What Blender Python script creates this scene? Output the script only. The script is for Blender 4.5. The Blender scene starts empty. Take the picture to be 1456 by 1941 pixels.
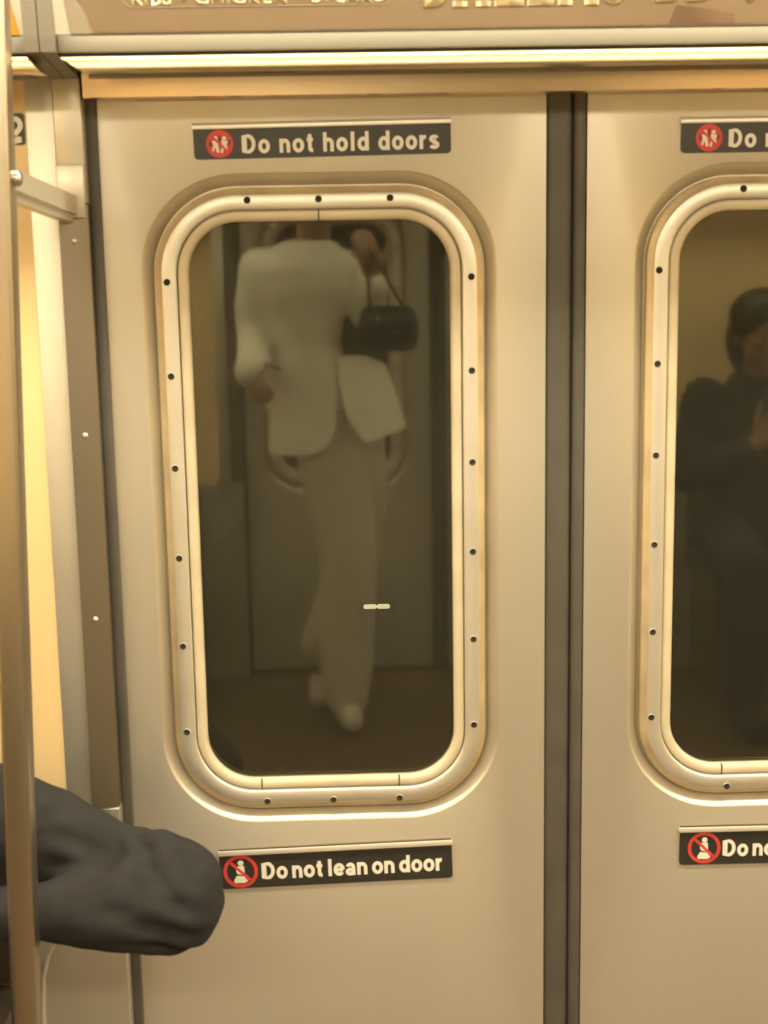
import bpy, bmesh, math, random
from mathutils import Vector, Matrix, noise

random.seed(7)
S = bpy.context.scene
COL = S.collection
PI = math.pi

# ------------------------------------------------------------------ camera, world, light, exposure
F_PX = 2800.0                                   # focal length in pixels of the 1456 x 1941 frame
CAM = Vector((0.0, -2.1, 1.51))
yaw, pitch, roll = math.radians(1.5), math.radians(-10.9), math.radians(1.0)
fw = Vector((math.sin(yaw)*math.cos(pitch), math.cos(yaw)*math.cos(pitch), math.sin(pitch)))
r0 = Vector((math.cos(yaw), -math.sin(yaw), 0)); u0 = r0.cross(fw)
rt = r0*math.cos(roll) - u0*math.sin(roll); up = r0*math.sin(roll) + u0*math.cos(roll)
cd = bpy.data.cameras.new('camera'); cam = bpy.data.objects.new('camera', cd); COL.objects.link(cam)
m = Matrix((rt, up, -fw)).transposed().to_4x4(); m.translation = CAM
cam.matrix_world = m
cd.sensor_fit = 'AUTO'; cd.sensor_width = 36.0; cd.lens = F_PX/1941*36
cd.clip_start = 0.01
cd.dof.use_dof = True; cd.dof.focus_distance = 3.6; cd.dof.aperture_fstop = 8.5
S.camera = cam

W = bpy.data.worlds.new('world'); S.world = W; W.use_nodes = True
W.node_tree.nodes['Background'].inputs[0].default_value = (0.010, 0.009, 0.007, 1)
W.node_tree.nodes['Background'].inputs[1].default_value = 0.4
S.view_settings.view_transform = 'Standard'; S.view_settings.look = 'None'
S.view_settings.gamma = 1.0; S.view_settings.use_curve_mapping = False
S.view_settings.exposure = 0.0
LAMP_COLOR = (1.0, 0.87, 0.60); LAMP_POWER = 39.0

# ------------------------------------------------------------------ materials
def nodes_of(name):
    mt = bpy.data.materials.new(name); mt.use_nodes = True
    return mt, mt.node_tree.nodes, mt.node_tree.links, mt.node_tree.nodes['Principled BSDF']

def mat(name, col, rough=0.5, metal=0.0, var=0.0, scale=8.0, bump=0.0, bscale=200.0, spec=0.5, stretch=None):
    mt, N, L, P = nodes_of(name)
    P.inputs['Roughness'].default_value = rough; P.inputs['Metallic'].default_value = metal
    P.inputs['Specular IOR Level'].default_value = spec
    tc = N.new('ShaderNodeTexCoord')
    src = tc.outputs['Object']
    if stretch:
        mp = N.new('ShaderNodeMapping'); mp.inputs['Scale'].default_value = stretch
        L.new(src, mp.inputs['Vector']); src = mp.outputs['Vector']
    nz = N.new('ShaderNodeTexNoise'); nz.inputs['Scale'].default_value = scale; nz.inputs['Detail'].default_value = 5
    L.new(src, nz.inputs['Vector'])
    rp = N.new('ShaderNodeValToRGB')
    rp.color_ramp.elements[0].position = 0.3; rp.color_ramp.elements[1].position = 0.7
    rp.color_ramp.elements[0].color = tuple(c*(1-var) for c in col) + (1,)
    rp.color_ramp.elements[1].color = tuple(min(1, c*(1+var)) for c in col) + (1,)
    L.new(nz.outputs['Fac'], rp.inputs['Fac']); L.new(rp.outputs['Color'], P.inputs['Base Color'])
    if bump:
        n2 = N.new('ShaderNodeTexNoise'); n2.inputs['Scale'].default_value = bscale; n2.inputs['Detail'].default_value = 3
        L.new(src, n2.inputs['Vector'])
        b = N.new('ShaderNodeBump'); b.inputs['Strength'].default_value = bump; b.inputs['Distance'].default_value = 0.002
        L.new(n2.outputs['Fac'], b.inputs['Height']); L.new(b.outputs['Normal'], P.inputs['Normal'])
    return mt

def emit(name, col, power):
    mt, N, L, P = nodes_of(name)
    P.inputs['Base Color'].default_value = (0.8, 0.8, 0.8, 1)
    P.inputs['Emission Color'].default_value = col + (1,); P.inputs['Emission Strength'].default_value = power
    return mt

STEEL = mat('brushed_steel', (0.63, 0.60, 0.53), 0.36, 0.66, 0.035, 3.0, 0.35, 7.0, stretch=(1.6, 1, 0.22))
STEEL_FRAME = mat('frame_aluminium', (0.78, 0.76, 0.69), 0.42, 0.75, 0.04, 9.0)
STEEL_STAIN = mat('stained_aluminium', (0.66, 0.55, 0.36), 0.5, 0.6, 0.18, 14.0)
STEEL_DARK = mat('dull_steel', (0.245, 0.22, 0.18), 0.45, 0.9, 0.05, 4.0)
STEEL_BRIGHT = mat('polished_rail', (0.82, 0.72, 0.50), 0.30, 1.0, 0.02, 5.0)
STEEL_POLE = mat('satin_pole_steel', (0.52, 0.48, 0.41), 0.30, 1.0, 0.03, 5.0)
HEADER = mat('header_steel', (0.90, 0.755, 0.58), 0.24, 1.0, 0.05, 3.0)
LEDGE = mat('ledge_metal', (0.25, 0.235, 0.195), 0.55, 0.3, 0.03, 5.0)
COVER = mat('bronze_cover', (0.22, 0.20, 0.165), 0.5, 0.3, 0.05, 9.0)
CREAM = mat('cream_panel', (0.80, 0.61, 0.33), 0.35, 0.0, 0.03, 5.0)
WHITE = mat('white_liner', (0.74, 0.71, 0.63), 0.5, 0.0, 0.02, 5.0)
RUBBER = mat('black_rubber', (0.085, 0.078, 0.066), 0.5, 0.0, 0.15, 12.0)
GASKET = mat('glazing_rubber', (0.62, 0.55, 0.41), 0.45, 0.1, 0.12, 11.0)
DARK = mat('dark_gap', (0.02, 0.018, 0.014), 0.8)
SIGNBLACK = mat('sign_black', (0.030, 0.029, 0.026), 0.42, 0.0, 0.1, 30.0)
LETTER = mat('letter_white', (0.80, 0.78, 0.70), 0.5)
RED = mat('sign_red', (0.62, 0.055, 0.05), 0.5)
STRIP = mat('retainer_strip', (0.85, 0.82, 0.76), 0.4, 0.5, 0.02)
PAPER = mat('poster_paper', (0.36, 0.31, 0.25), 0.32, 0.0, 0.05, 9.0)
BROWN = mat('poster_brown', (0.26, 0.190, 0.128), 0.30, 0.0, 0.08, 6.0)
DARKBROWN = mat('poster_dark_brown', (0.19, 0.12, 0.08), 0.32, 0.0, 0.3, 18.0)
POSTERLETTER = mat('poster_letters', (0.85, 0.72, 0.48), 0.4)
ORANGE = mat('poster_orange', (0.72, 0.36, 0.04), 0.35, 0.0, 0.05)
FLOOR = mat('speckled_floor', (0.095, 0.058, 0.026), 0.55, 0.0, 0.7, 160.0)
CEIL = mat('ceiling_panel', (0.45, 0.43, 0.38), 0.5)
TUNNEL = mat('tunnel_concrete', (0.05, 0.045, 0.04), 0.9, 0.0, 0.4, 3.0)
SEAT = mat('bench_plastic', (0.10, 0.085, 0.07), 0.45)
COAT = mat('charcoal_cloth', (0.025, 0.025, 0.027), 0.85, 0.0, 0.18, 25.0, 0.25, 900.0, spec=0.3)
DARKCLOTH = mat('black_cloth', (0.020, 0.019, 0.022), 0.9, 0.0, 0.2, 20.0)
JEANS = mat('dark_trousers', (0.03, 0.03, 0.04), 0.9, 0.0, 0.2, 20.0)
JACKET = mat('ivory_wool', (0.94, 0.92, 0.80), 0.8, 0.0, 0.04, 20.0)
TROUSER = mat('pale_trousers', (0.60, 0.57, 0.46), 0.85, 0.0, 0.04, 14.0)
SKIN = mat('skin', (0.32, 0.19, 0.125), 0.5, 0.0, 0.05, 20.0)
HAIR = mat('dark_hair', (0.025, 0.018, 0.013), 0.5, 0.0, 0.3, 60.0)
SHOE = mat('pale_shoe', (0.55, 0.50, 0.44), 0.5)
LEATHER = mat('black_leather', (0.016, 0.015, 0.015), 0.35)
STUD = mat('metal_stud', (0.8, 0.78, 0.7), 0.2, 1.0)
SCREEN = emit('phone_screen', (0.75, 0.85, 1.0), 1.2)
EYE = mat('eye', (0.05, 0.04, 0.04), 0.2)
LAMP = emit('lamp_diffuser', LAMP_COLOR, LAMP_POWER)
TUNNELLIGHT = emit('tunnel_light', (1.0, 0.86, 0.58), 1.1)

def glass_mat():
    mt = bpy.data.materials.new('window_glass'); mt.use_nodes = True
    N, L = mt.node_tree.nodes, mt.node_tree.links; N.clear()
    out = N.new('ShaderNodeOutputMaterial')
    tr = N.new('ShaderNodeBsdfTransparent'); tr.inputs['Color'].default_value = (0.80, 0.82, 0.76, 1)
    gl = N.new('ShaderNodeBsdfGlossy'); gl.inputs['Roughness'].default_value = 0.032
    gl.inputs['Color'].default_value = (0.97, 0.97, 0.84, 1)
    fr = N.new('ShaderNodeFresnel'); fr.inputs['IOR'].default_value = 1.72
    mx = N.new('ShaderNodeMixShader')
    L.new(fr.outputs[0], mx.inputs[0]); L.new(tr.outputs[0], mx.inputs[1]); L.new(gl.outputs[0], mx.inputs[2])
    df = N.new('ShaderNodeBsdfDiffuse'); df.inputs['Color'].default_value = (0.55, 0.52, 0.42, 1)   # film of dust
    nz = N.new('ShaderNodeTexNoise'); nz.inputs['Scale'].default_value = 3.0; nz.inputs['Detail'].default_value = 4
    tc = N.new('ShaderNodeTexCoord'); L.new(tc.outputs['Object'], nz.inputs['Vector'])
    mr = N.new('ShaderNodeMapRange'); mr.inputs[1].default_value = 0.3; mr.inputs[2].default_value = 0.7
    mr.inputs[3].default_value = 0.022; mr.inputs[4].default_value = 0.032
    L.new(nz.outputs['Fac'], mr.inputs[0])
    m2 = N.new('ShaderNodeMixShader'); L.new(mr.outputs[0], m2.inputs[0])
    L.new(mx.outputs[0], m2.inputs[1]); L.new(df.outputs[0], m2.inputs[2]); L.new(m2.outputs[0], out.inputs[0])
    return mt
GLASS = glass_mat()

# ------------------------------------------------------------------ object helpers
def prop(o, label=None, cat=None, group=None, kind=None):
    if label: o['label'] = label
    if cat: o['category'] = cat
    if group: o['group'] = group
    if kind: o['kind'] = kind
    return o

def thing(name, label, cat, loc=(0, 0, 0), rotz=0.0, group=None, kind=None):
    o = bpy.data.objects.new(name, None); COL.objects.link(o)
    o.location = loc; o.rotation_euler = (0, 0, rotz); o.empty_display_size = 0.05
    return prop(o, label, cat, group, kind)

def obj(name, bm, mats, parent=None, smooth=True, angle=35):
    me = bpy.data.meshes.new(name)
    bmesh.ops.recalc_face_normals(bm, faces=bm.faces)
    bm.to_mesh(me); bm.free()
    for mt in (mats if isinstance(mats, (list, tuple)) else [mats]): me.materials.append(mt)
    if smooth:
        for p in me.polygons: p.use_smooth = True
        me.set_sharp_from_angle(angle=math.radians(angle))
    o = bpy.data.objects.new(name, me); COL.objects.link(o)
    if parent is not None: o.parent = parent
    return o

def copy_tree(o, parent=None):
    c = o.copy(); COL.objects.link(c)
    if parent is not None: c.parent = parent
    for ch in list(o.children): copy_tree(ch, c)
    return c

def box(bm, x0, x1, y0, y1, z0, z1, bev=0.0, seg=2, M=None):
    vs = [bm.verts.new((x, y, z)) for x in (x0, x1) for y in (y0, y1) for z in (z0, z1)]
    fs = [bm.faces.new([vs[i] for i in f]) for f in ((0,1,3,2),(4,6,7,5),(0,4,5,1),(2,3,7,6),(0,2,6,4),(1,5,7,3))]
    if bev:
        es = list({e for f in fs for e in f.edges})
        r = bmesh.ops.bevel(bm, geom=es, offset=bev, segments=seg, affect='EDGES', profile=0.5)
        vs = list({v for f in r['faces'] for v in f.verts} | {v for v in vs if v.is_valid})
    if M is not None:
        bmesh.ops.transform(bm, matrix=M, verts=[v for v in vs if v.is_valid])
    return bm

def prism(bm, pts, y0, y1, plane='xz'):
    """closed polygon extruded; pts are (x,z) for plane xz (extruded in y) or (y,z) for plane yz (extruded in x)."""
    f = (lambda p, d: (p[0], d, p[1])) if plane == 'xz' else (lambda p, d: (d, p[0], p[1]))
    a = [bm.verts.new(f(p, y0)) for p in pts]; b = [bm.verts.new(f(p, y1)) for p in pts]
    n = len(pts)
    bm.faces.new(a); bm.faces.new(b[::-1])
    for i in range(n): bm.faces.new((a[i], a[(i+1) % n], b[(i+1) % n], b[i]))
    return bm

def tube(bm, pts, r, seg=10, cap=True):
    pts = [Vector(p) for p in pts]; rings = []
    rr = r if isinstance(r, (list, tuple)) else [r]*len(pts)
    ref = Vector((0, 0, 1))
    for i, p in enumerate(pts):
        t = (pts[min(i+1, len(pts)-1)] - pts[max(i-1, 0)]).normalized()
        if abs(t.dot(ref)) > 0.95: ref = Vector((1, 0, 0)) if abs(t.x) < 0.9 else Vector((0, 1, 0))
        a = t.cross(ref).normalized(); b = t.cross(a)
        rings.append([bm.verts.new(p + (a*math.cos(2*PI*k/seg) + b*math.sin(2*PI*k/seg))*rr[i]) for k in range(seg)])
    for A, B in zip(rings, rings[1:]):
        for k in range(seg): bm.faces.new((A[k], A[(k+1) % seg], B[(k+1) % seg], B[k]))
    if cap: bm.faces.new(rings[0][::-1]); bm.faces.new(rings[-1])
    return bm

def capsule(bm, p0, p1, a, b, seg=14, flat=None):
    """tapered capsule from p0 (radius a) to p1 (radius b); flat=(axis vector, factor) squashes it."""
    p0, p1 = Vector(p0), Vector(p1); d = p1 - p0; L = d.length
    t = d/L if L > 1e-6 else Vector((0, 0, 1))
    ref = Vector((0, 0, 1)) if abs(t.z) < 0.9 else Vector((0, 1, 0))
    u = t.cross(ref).normalized(); v = t.cross(u)
    rows = []
    for i in range(1, 6):
        th = PI/2*(1 - i/6.0); rows.append((p0 - t*a*math.sin(th), a*math.cos(th)))
    rows.append((p0, a)); rows.append((p1, b))
    for i in range(1, 6):
        th = PI/2*(i/6.0); rows.append((p1 + t*b*math.sin(th), b*math.cos(th)))
    rings = [[c + (u*math.cos(2*PI*k/seg) + v*math.sin(2*PI*k/seg))*r for k in range(seg)] for c, r in rows]
    e0, e1 = p0 - t*a, p1 + t*b
    def sq(q):
        if flat is None: return q
        ax, k = Vector(flat[0]).normalized(), flat[1]
        base = p0 + t*(q - p0).dot(t); w = q - base
        return base + w - ax*w.dot(ax)*(1 - k)
    R = [[bm.verts.new(sq(q)) for q in ring] for ring in rings]
    v0, v1 = bm.verts.new(e0), bm.verts.new(e1)
    for A, B in zip(R, R[1:]):
        for k in range(seg): bm.faces.new((A[k], A[(k+1) % seg], B[(k+1) % seg], B[k]))
    for k in range(seg):
        bm.faces.new((v0, R[0][(k+1) % seg], R[0][k])); bm.faces.new((v1, R[-1][k], R[-1][(k+1) % seg]))
    return bm

def chain(bm, pts, seg=14, flat=None):
    """pts = (x,y,z,r) ... a limb of overlapping tapered capsules."""
    for p, q in zip(pts, pts[1:]): capsule(bm, p[:3], q[:3], p[3], q[3], seg, flat)
    return bm

def ellipsoid(bm, c, r, seg=20):
    g = bmesh.ops.create_uvsphere(bm, u_segments=seg, v_segments=seg//2 + 2, radius=1.0)
    M = Matrix.Translation(c) @ Matrix.Diagonal((r[0], r[1], r[2], 1))
    bmesh.ops.transform(bm, matrix=M, verts=g['verts'])
    return bm

def loft(bm, rings, cap=True):
    R = [[bm.verts.new(p) for p in ring] for ring in rings]; n = len(R[0])
    for A, B in zip(R, R[1:]):
        for k in range(n): bm.faces.new((A[k], A[(k+1) % n], B[(k+1) % n], B[k]))
    if cap: bm.faces.new(R[0][::-1]); bm.faces.new(R[-1])
    return bm

def fuse(name, bm, mt, parent, voxel=0.006, smooth=6, wrinkle=None):
    """merge overlapping volumes into ONE continuous skin."""
    o = obj(name, bm, mt, parent, smooth=False)
    md = o.modifiers.new('r', 'REMESH'); md.mode = 'VOXEL'; md.voxel_size = voxel
    sm = o.modifiers.new('s', 'SMOOTH'); sm.factor = 0.5; sm.iterations = smooth
    dg = bpy.context.evaluated_depsgraph_get(); ev = o.evaluated_get(dg)
    me = bpy.data.meshes.new_from_object(ev); me.name = name
    o.modifiers.clear(); o.data = me
    if not me.materials: me.materials.append(mt)
    if wrinkle:
        co = [v.co.copy() for v in me.vertices]; no = [v.normal.copy() for v in me.vertices]
        for i, v in enumerate(me.vertices): v.co = co[i] + no[i]*wrinkle(co[i])
    for p in me.polygons: p.use_smooth = True
    return o

def text_bm(body, bold=0.0, width=None, height=None, spacing=1.0, word=1.0, depth=0.0006):
    """lettering in the xz plane facing -y; lower left of its ink at the origin, fitted to width x height."""
    cu = bpy.data.curves.new('t', 'FONT'); cu.body = body; cu.size = 1.0; cu.offset = bold
    cu.space_character = spacing; cu.space_word = word; cu.resolution_u = 6
    o = bpy.data.objects.new('t', cu); COL.objects.link(o)
    dg = bpy.context.evaluated_depsgraph_get(); me = bpy.data.meshes.new_from_object(o.evaluated_get(dg))
    bpy.data.objects.remove(o); bpy.data.curves.remove(cu)
    bm = bmesh.new(); bm.from_mesh(me); bpy.data.meshes.remove(me)
    xs = [v.co.x for v in bm.verts]; ys = [v.co.y for v in bm.verts]
    x0, x1, y0, y1 = min(xs), max(xs), min(ys), max(ys)
    kx = width/(x1-x0) if width else 1.0; kz = height/(y1-y0) if height else kx
    for v in bm.verts: v.co = Vector(((v.co.x-x0)*kx, 0, (v.co.y-y0)*kz))
    ext = bmesh.ops.extrude_face_region(bm, geom=bm.faces[:])
    vs = [e for e in ext['geom'] if isinstance(e, bmesh.types.BMVert)]
    bmesh.ops.translate(bm, vec=(0, -depth, 0), verts=vs)
    return bm

def arc(cx, cy, rx, ry, a0, a1, n=14):
    return [(cx + rx*math.cos(math.radians(a0+(a1-a0)*i/n)), cy + ry*math.sin(math.radians(a0+(a1-a0)*i/n))) for i in range(n+1)]
GLYPH = {   # advance, [(closed, centre line)]
 'D': (.74, [(1, [(.11,.10),(.11,.90),(.30,.90)] + arc(.31,.5,.29,.40,80,-80) + [(.30,.10)])]),
 'o': (.62, [(1, arc(.31,.36,.21,.27,0,345,23))]),
 'n': (.60, [(0, [(.11,0),(.11,.72)]), (0, arc(.295,.40,.185,.225,180,0) + [(.48,0)])]),
 'h': (.60, [(0, [(.11,0),(.11,1)]), (0, arc(.295,.40,.185,.225,180,0) + [(.48,0)])]),
 'l': (.30, [(0, [(.15,0),(.15,1)])]),
 'd': (.62, [(1, arc(.30,.36,.20,.265,0,345,23)), (0, [(.505,0),(.505,1)])]),
 't': (.40, [(0, [(.20,.92),(.20,.20)] + arc(.30,.19,.10,.10,180,270,6) + [(.36,.09)]), (0, [(.04,.645),(.36,.645)])]),
 'r': (.42, [(0, [(.11,0),(.11,.72)]), (0, arc(.33,.38,.22,.25,180,82))]),
 's': (.54, [(0, arc(.275,.515,.165,.115,20,268,14) + arc(.275,.21,.175,.125,86,-165,14))]),
 'e': (.60, [(0, arc(.305,.36,.21,.27,0,322,22)), (0, [(.10,.355),(.53,.355)])]),
 'a': (.58, [(0, arc(.28,.45,.165,.175,160,0) + [(.445,0)]), (1, arc(.265,.20,.165,.125,0,345,20))]),
 '2': (.60, [(0, arc(.295,.655,.20,.245,172,-28) + [(.13,.16),(.09,.095),(.52,.095)])]),
}
def letters_bm(body, width, height, wt=0.19, word=0.28, depth=0.0006):
    bm = bmesh.new()
    adv = sum(word if ch == ' ' else GLYPH[ch][0] for ch in body)
    track = (width/height - adv + 0.05)/max(1, len(body)-1) if len(body) > 1 else 0.0
    x = -0.02
    for ch in body:
        if ch == ' ': x += word + track; continue
        for lay, (closed, P) in enumerate(GLYPH[ch][1]):
            n = len(P); Ls, Rs = [], []
            for i in range(n):
                a = P[(i-1) % n] if closed or i > 0 else P[i]; b = P[(i+1) % n] if closed or i < n-1 else P[i]
                tx, tz = b[0]-a[0], b[1]-a[1]; l = math.hypot(tx, tz) or 1
                k = wt/2
                if 0 < i < n-1 or closed:
                    p0, p1 = P[(i-1) % n], P[(i+1) % n]
                    u = Vector((P[i][0]-p0[0], P[i][1]-p0[1])).normalized(); v = Vector((p1[0]-P[i][0], p1[1]-P[i][1])).normalized()
                    k = wt/2/max(0.5, math.sqrt(max(0.0, (1+u.dot(v))/2)))
                nx, nz = -tz/l*k, tx/l*k
                Ls.append((x+P[i][0]+nx, P[i][1]+nz)); Rs.append((x+P[i][0]-nx, P[i][1]-nz))
            V = [[bm.verts.new((px*height, y, pz*height)) for px, pz in row] for row in (Ls, Rs) for y in (0.00002*lay, -depth - 0.00006*lay)]
            for i in range(n if closed else n-1):
                j = (i+1) % n
                bm.faces.new((V[1][i], V[1][j], V[3][j], V[3][i])); bm.faces.new((V[0][i], V[0][j], V[1][j], V[1][i]))
                bm.faces.new((V[2][j], V[2][i], V[3][i], V[3][j])); bm.faces.new((V[0][j], V[0][i], V[2][i], V[2][j]))
        x += GLYPH[ch][0] + track
    return bm

def rrect(cx, cz, hw, hh, r, n=10):
    pts = []
    for sx, sz, a0 in ((1, 1, 0), (-1, 1, PI/2), (-1, -1, PI), (1, -1, 1.5*PI)):
        for i in range(n+1):
            a = a0 + PI/2*i/n
            pts.append((cx + sx*(hw-r) + r*math.cos(a), cz + sz*(hh-r) + r*math.sin(a)))
    return pts

def ring_loft(bm, c, hw, hh, r, profile, closed=False, mats=None, n=12):
    """profile of (outward offset, depth y) swept round a rounded rectangle."""
    rings = []
    for off, y in profile:
        rings.append([bm.verts.new((x, y, z)) for x, z in rrect(c[0], c[1], hw+off, hh+off, r+off, n)])
    k = len(rings[0]); pairs = list(zip(range(len(rings)-1), range(1, len(rings))))
    if closed: pairs.append((len(rings)-1, 0))
    for j, (a, b) in enumerate(pairs):
        A, B = rings[a], rings[b]
        for i in range(k):
            f = bm.faces.new((A[i], A[(i+1) % k], B[(i+1) % k], B[i]))
            if mats: f.material_index = mats[j]
    return rings

# ------------------------------------------------------------------ the setting: car body
XC = 0.3175                                      # centre of the doorway
DEPTH = 2.8                                      # from door plane to door plane
def struct(name, bm, mt, label, cat, smooth=True, angle=35):
    return prop(obj(name, bm, mt, None, smooth, angle), label, cat, kind='structure')
def mx(x): return 2*XC - x                        # mirrored about the doorway
X0, X1 = -3.0, 3.6

bm = box(bmesh.new(), X0, X1, -DEPTH-0.2, 0.2, -0.06, 0.0)
struct('floor', bm, FLOOR, 'dark speckled floor of the train car', 'floor', False)
bm = box(bmesh.new(), X0, X1, -DEPTH+0.3, -0.3, 2.22, 2.26)
struct('ceiling', bm, CEIL, 'pale flat ceiling of the train car', 'ceiling', False)
bm = box(bmesh.new(), X0-0.05, X0, -DEPTH-0.2, 0.2, 0, 2.26)
struct('wall_left', bm, CREAM, 'cream end wall on the left of the car', 'wall', False)
bm = box(bmesh.new(), X1, X1+0.05, -DEPTH-0.2, 0.2, 0, 2.26)
struct('wall_right', bm, CREAM, 'cream end wall on the right of the car', 'wall', False)

far = []                                          # everything repeated on the opposite side
def both(o): far.append(o); return o

# side wall beside the doorway: cream panel above, steel below
for s in (0, 1):
    q = (lambda x: x) if s == 0 else mx
    side = 'left' if s == 0 else 'right'
    a, b = sorted((q(X0), q(-0.418)))
    bm = box(bmesh.new(), max(a, X0), min(b, X1), -0.04, 0.06, 0.68, 1.80)
    both(struct('wall_front', bm, CREAM, f'bright cream wall panel {side} of the doorway', 'wall', False))
    a, b = sorted((q(X0), q(-0.3425)))
    bm = box(bmesh.new(), max(a, X0), min(b, X1), -0.0405, 0.06, 0.0, 0.6795, 0.002)
    both(struct('wall_front_lower', bm, STEEL, f'plain steel lower wall panel {side} of the doorway', 'wall', False))
    a, b = sorted((q(-0.4178), q(-0.3802)))
    bm = box(bmesh.new(), a, b, -0.0425, 0.05, 0.681, 1.80, 0.0015)
    both(struct('trim_1', bm, STEEL_FRAME, f'light metal strip between cream panel and door post, {side} side', 'trim'))
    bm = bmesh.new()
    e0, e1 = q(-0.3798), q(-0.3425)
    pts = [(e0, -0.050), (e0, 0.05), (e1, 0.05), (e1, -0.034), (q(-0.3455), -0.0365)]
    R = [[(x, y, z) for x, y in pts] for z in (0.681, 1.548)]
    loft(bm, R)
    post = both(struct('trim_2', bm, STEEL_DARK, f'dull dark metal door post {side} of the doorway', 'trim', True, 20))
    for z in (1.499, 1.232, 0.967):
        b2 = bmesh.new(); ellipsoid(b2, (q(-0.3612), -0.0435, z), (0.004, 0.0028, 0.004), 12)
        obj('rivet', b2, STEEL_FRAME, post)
    a, b = sorted((q(-0.3795), q(-0.3425)))
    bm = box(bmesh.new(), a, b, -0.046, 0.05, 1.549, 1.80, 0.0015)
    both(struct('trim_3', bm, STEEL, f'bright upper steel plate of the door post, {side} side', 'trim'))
    a, b = sorted((q(-0.3424), q(-0.3285)))
    bm = box(bmesh.new(), a, b, -0.014, 0.03, 0.0, 1.80, 0.002)
    both(struct('trim_4', bm, RUBBER, f'dark rubber weather strip beside the {side} door leaf', 'trim'))
    # thin bead that rises on the lower panel and bends towards the doorway
    bm = bmesh.new()
    path = [(-0.474, 0.02), (-0.474, 0.30), (-0.4735, 0.36), (-0.470, 0.415), (-0.461, 0.448), (-0.446, 0.477), (-0.427, 0.497), (-0.40, 0.51)]
    tube(bm, [(q(x), -0.0415, z) for x, z in path], 0.004, 8)
    both(struct('trim_5', bm, STEEL_FRAME, f'thin curved metal bead on lower wall panel, {side} side', 'trim'))
    # ribbed cover over the seam of the cove
    for k, (xa, xb) in enumerate(((-0.3795, -0.3617), (-0.3603, -0.3425))):
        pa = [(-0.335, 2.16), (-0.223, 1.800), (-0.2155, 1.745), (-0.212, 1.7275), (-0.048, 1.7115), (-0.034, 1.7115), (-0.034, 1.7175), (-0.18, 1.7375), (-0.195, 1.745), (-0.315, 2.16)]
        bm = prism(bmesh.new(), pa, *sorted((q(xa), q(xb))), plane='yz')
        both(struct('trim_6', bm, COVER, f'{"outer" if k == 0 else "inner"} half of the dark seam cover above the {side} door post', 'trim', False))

# header over the doorway
bm = prism(bmesh.new(), [(-0.052, 1.6845), (-0.0550, 1.6862), (-0.0590, 1.726), (-0.0590, 1.80), (0.07, 1.80), (0.07, 1.685)], -0.3375, mx(-0.3375), plane='yz')
both(struct('trim_7', bm, HEADER, 'tan metal header right above the two door leaves', 'trim'))
# ledge + rounded rail under the poster row: one length over the doors, one each side
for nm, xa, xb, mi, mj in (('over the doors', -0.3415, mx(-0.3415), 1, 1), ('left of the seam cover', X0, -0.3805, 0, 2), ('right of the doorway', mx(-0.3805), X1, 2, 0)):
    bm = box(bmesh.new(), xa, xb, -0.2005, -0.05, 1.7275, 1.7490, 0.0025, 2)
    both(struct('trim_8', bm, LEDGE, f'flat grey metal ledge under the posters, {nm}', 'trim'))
    prof = [(-0.150, 1.7237), (-0.1985, 1.7237), (-0.2003, 1.7228), (-0.2014, 1.7205), (-0.2021, 1.7170), (-0.2024, 1.7130), (-0.2023, 1.7090), (-0.2017, 1.7062), (-0.1995, 1.7048), (-0.150, 1.7055)]
    bm = bmesh.new(); R = []
    for e, x in ((0, xa), (1, xb)):
        mode = (mi, mj)[e]
        ring = []
        for y, z in prof:
            dx = 0.0
            lowness = (1.7235 - z)/0.018
            if mode == 1: dx = 0.027*lowness*(1 if e == 0 else -1)
            if mode == 2: dx = 0.016*lowness*(1 if e == 1 else -1)
            ring.append((x + dx, y, z))
        R.append(ring)
    loft(bm, R)
    both(struct('trim_9', bm, STEEL_BRIGHT, f'shiny rounded metal rail under the ledge, {nm}', 'trim', True, 50))
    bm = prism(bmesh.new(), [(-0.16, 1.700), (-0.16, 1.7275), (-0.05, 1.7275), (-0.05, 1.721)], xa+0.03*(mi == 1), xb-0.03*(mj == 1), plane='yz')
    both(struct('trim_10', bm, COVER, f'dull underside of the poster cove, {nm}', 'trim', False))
# sloping cove that carries the posters, up to the ceiling
def cove_y(z): return -0.200 - (z - 1.749)*0.30
bm = prism(bmesh.new(), [(cove_y(1.749), 1.749), (cove_y(2.24), 2.24), (0.05, 2.24), (0.05, 1.802), (-0.05, 1.749)], X0, X1, plane='yz')
both(struct('trim_11', bm, WHITE, 'white sloping cove behind the posters', 'trim', False))

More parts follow.
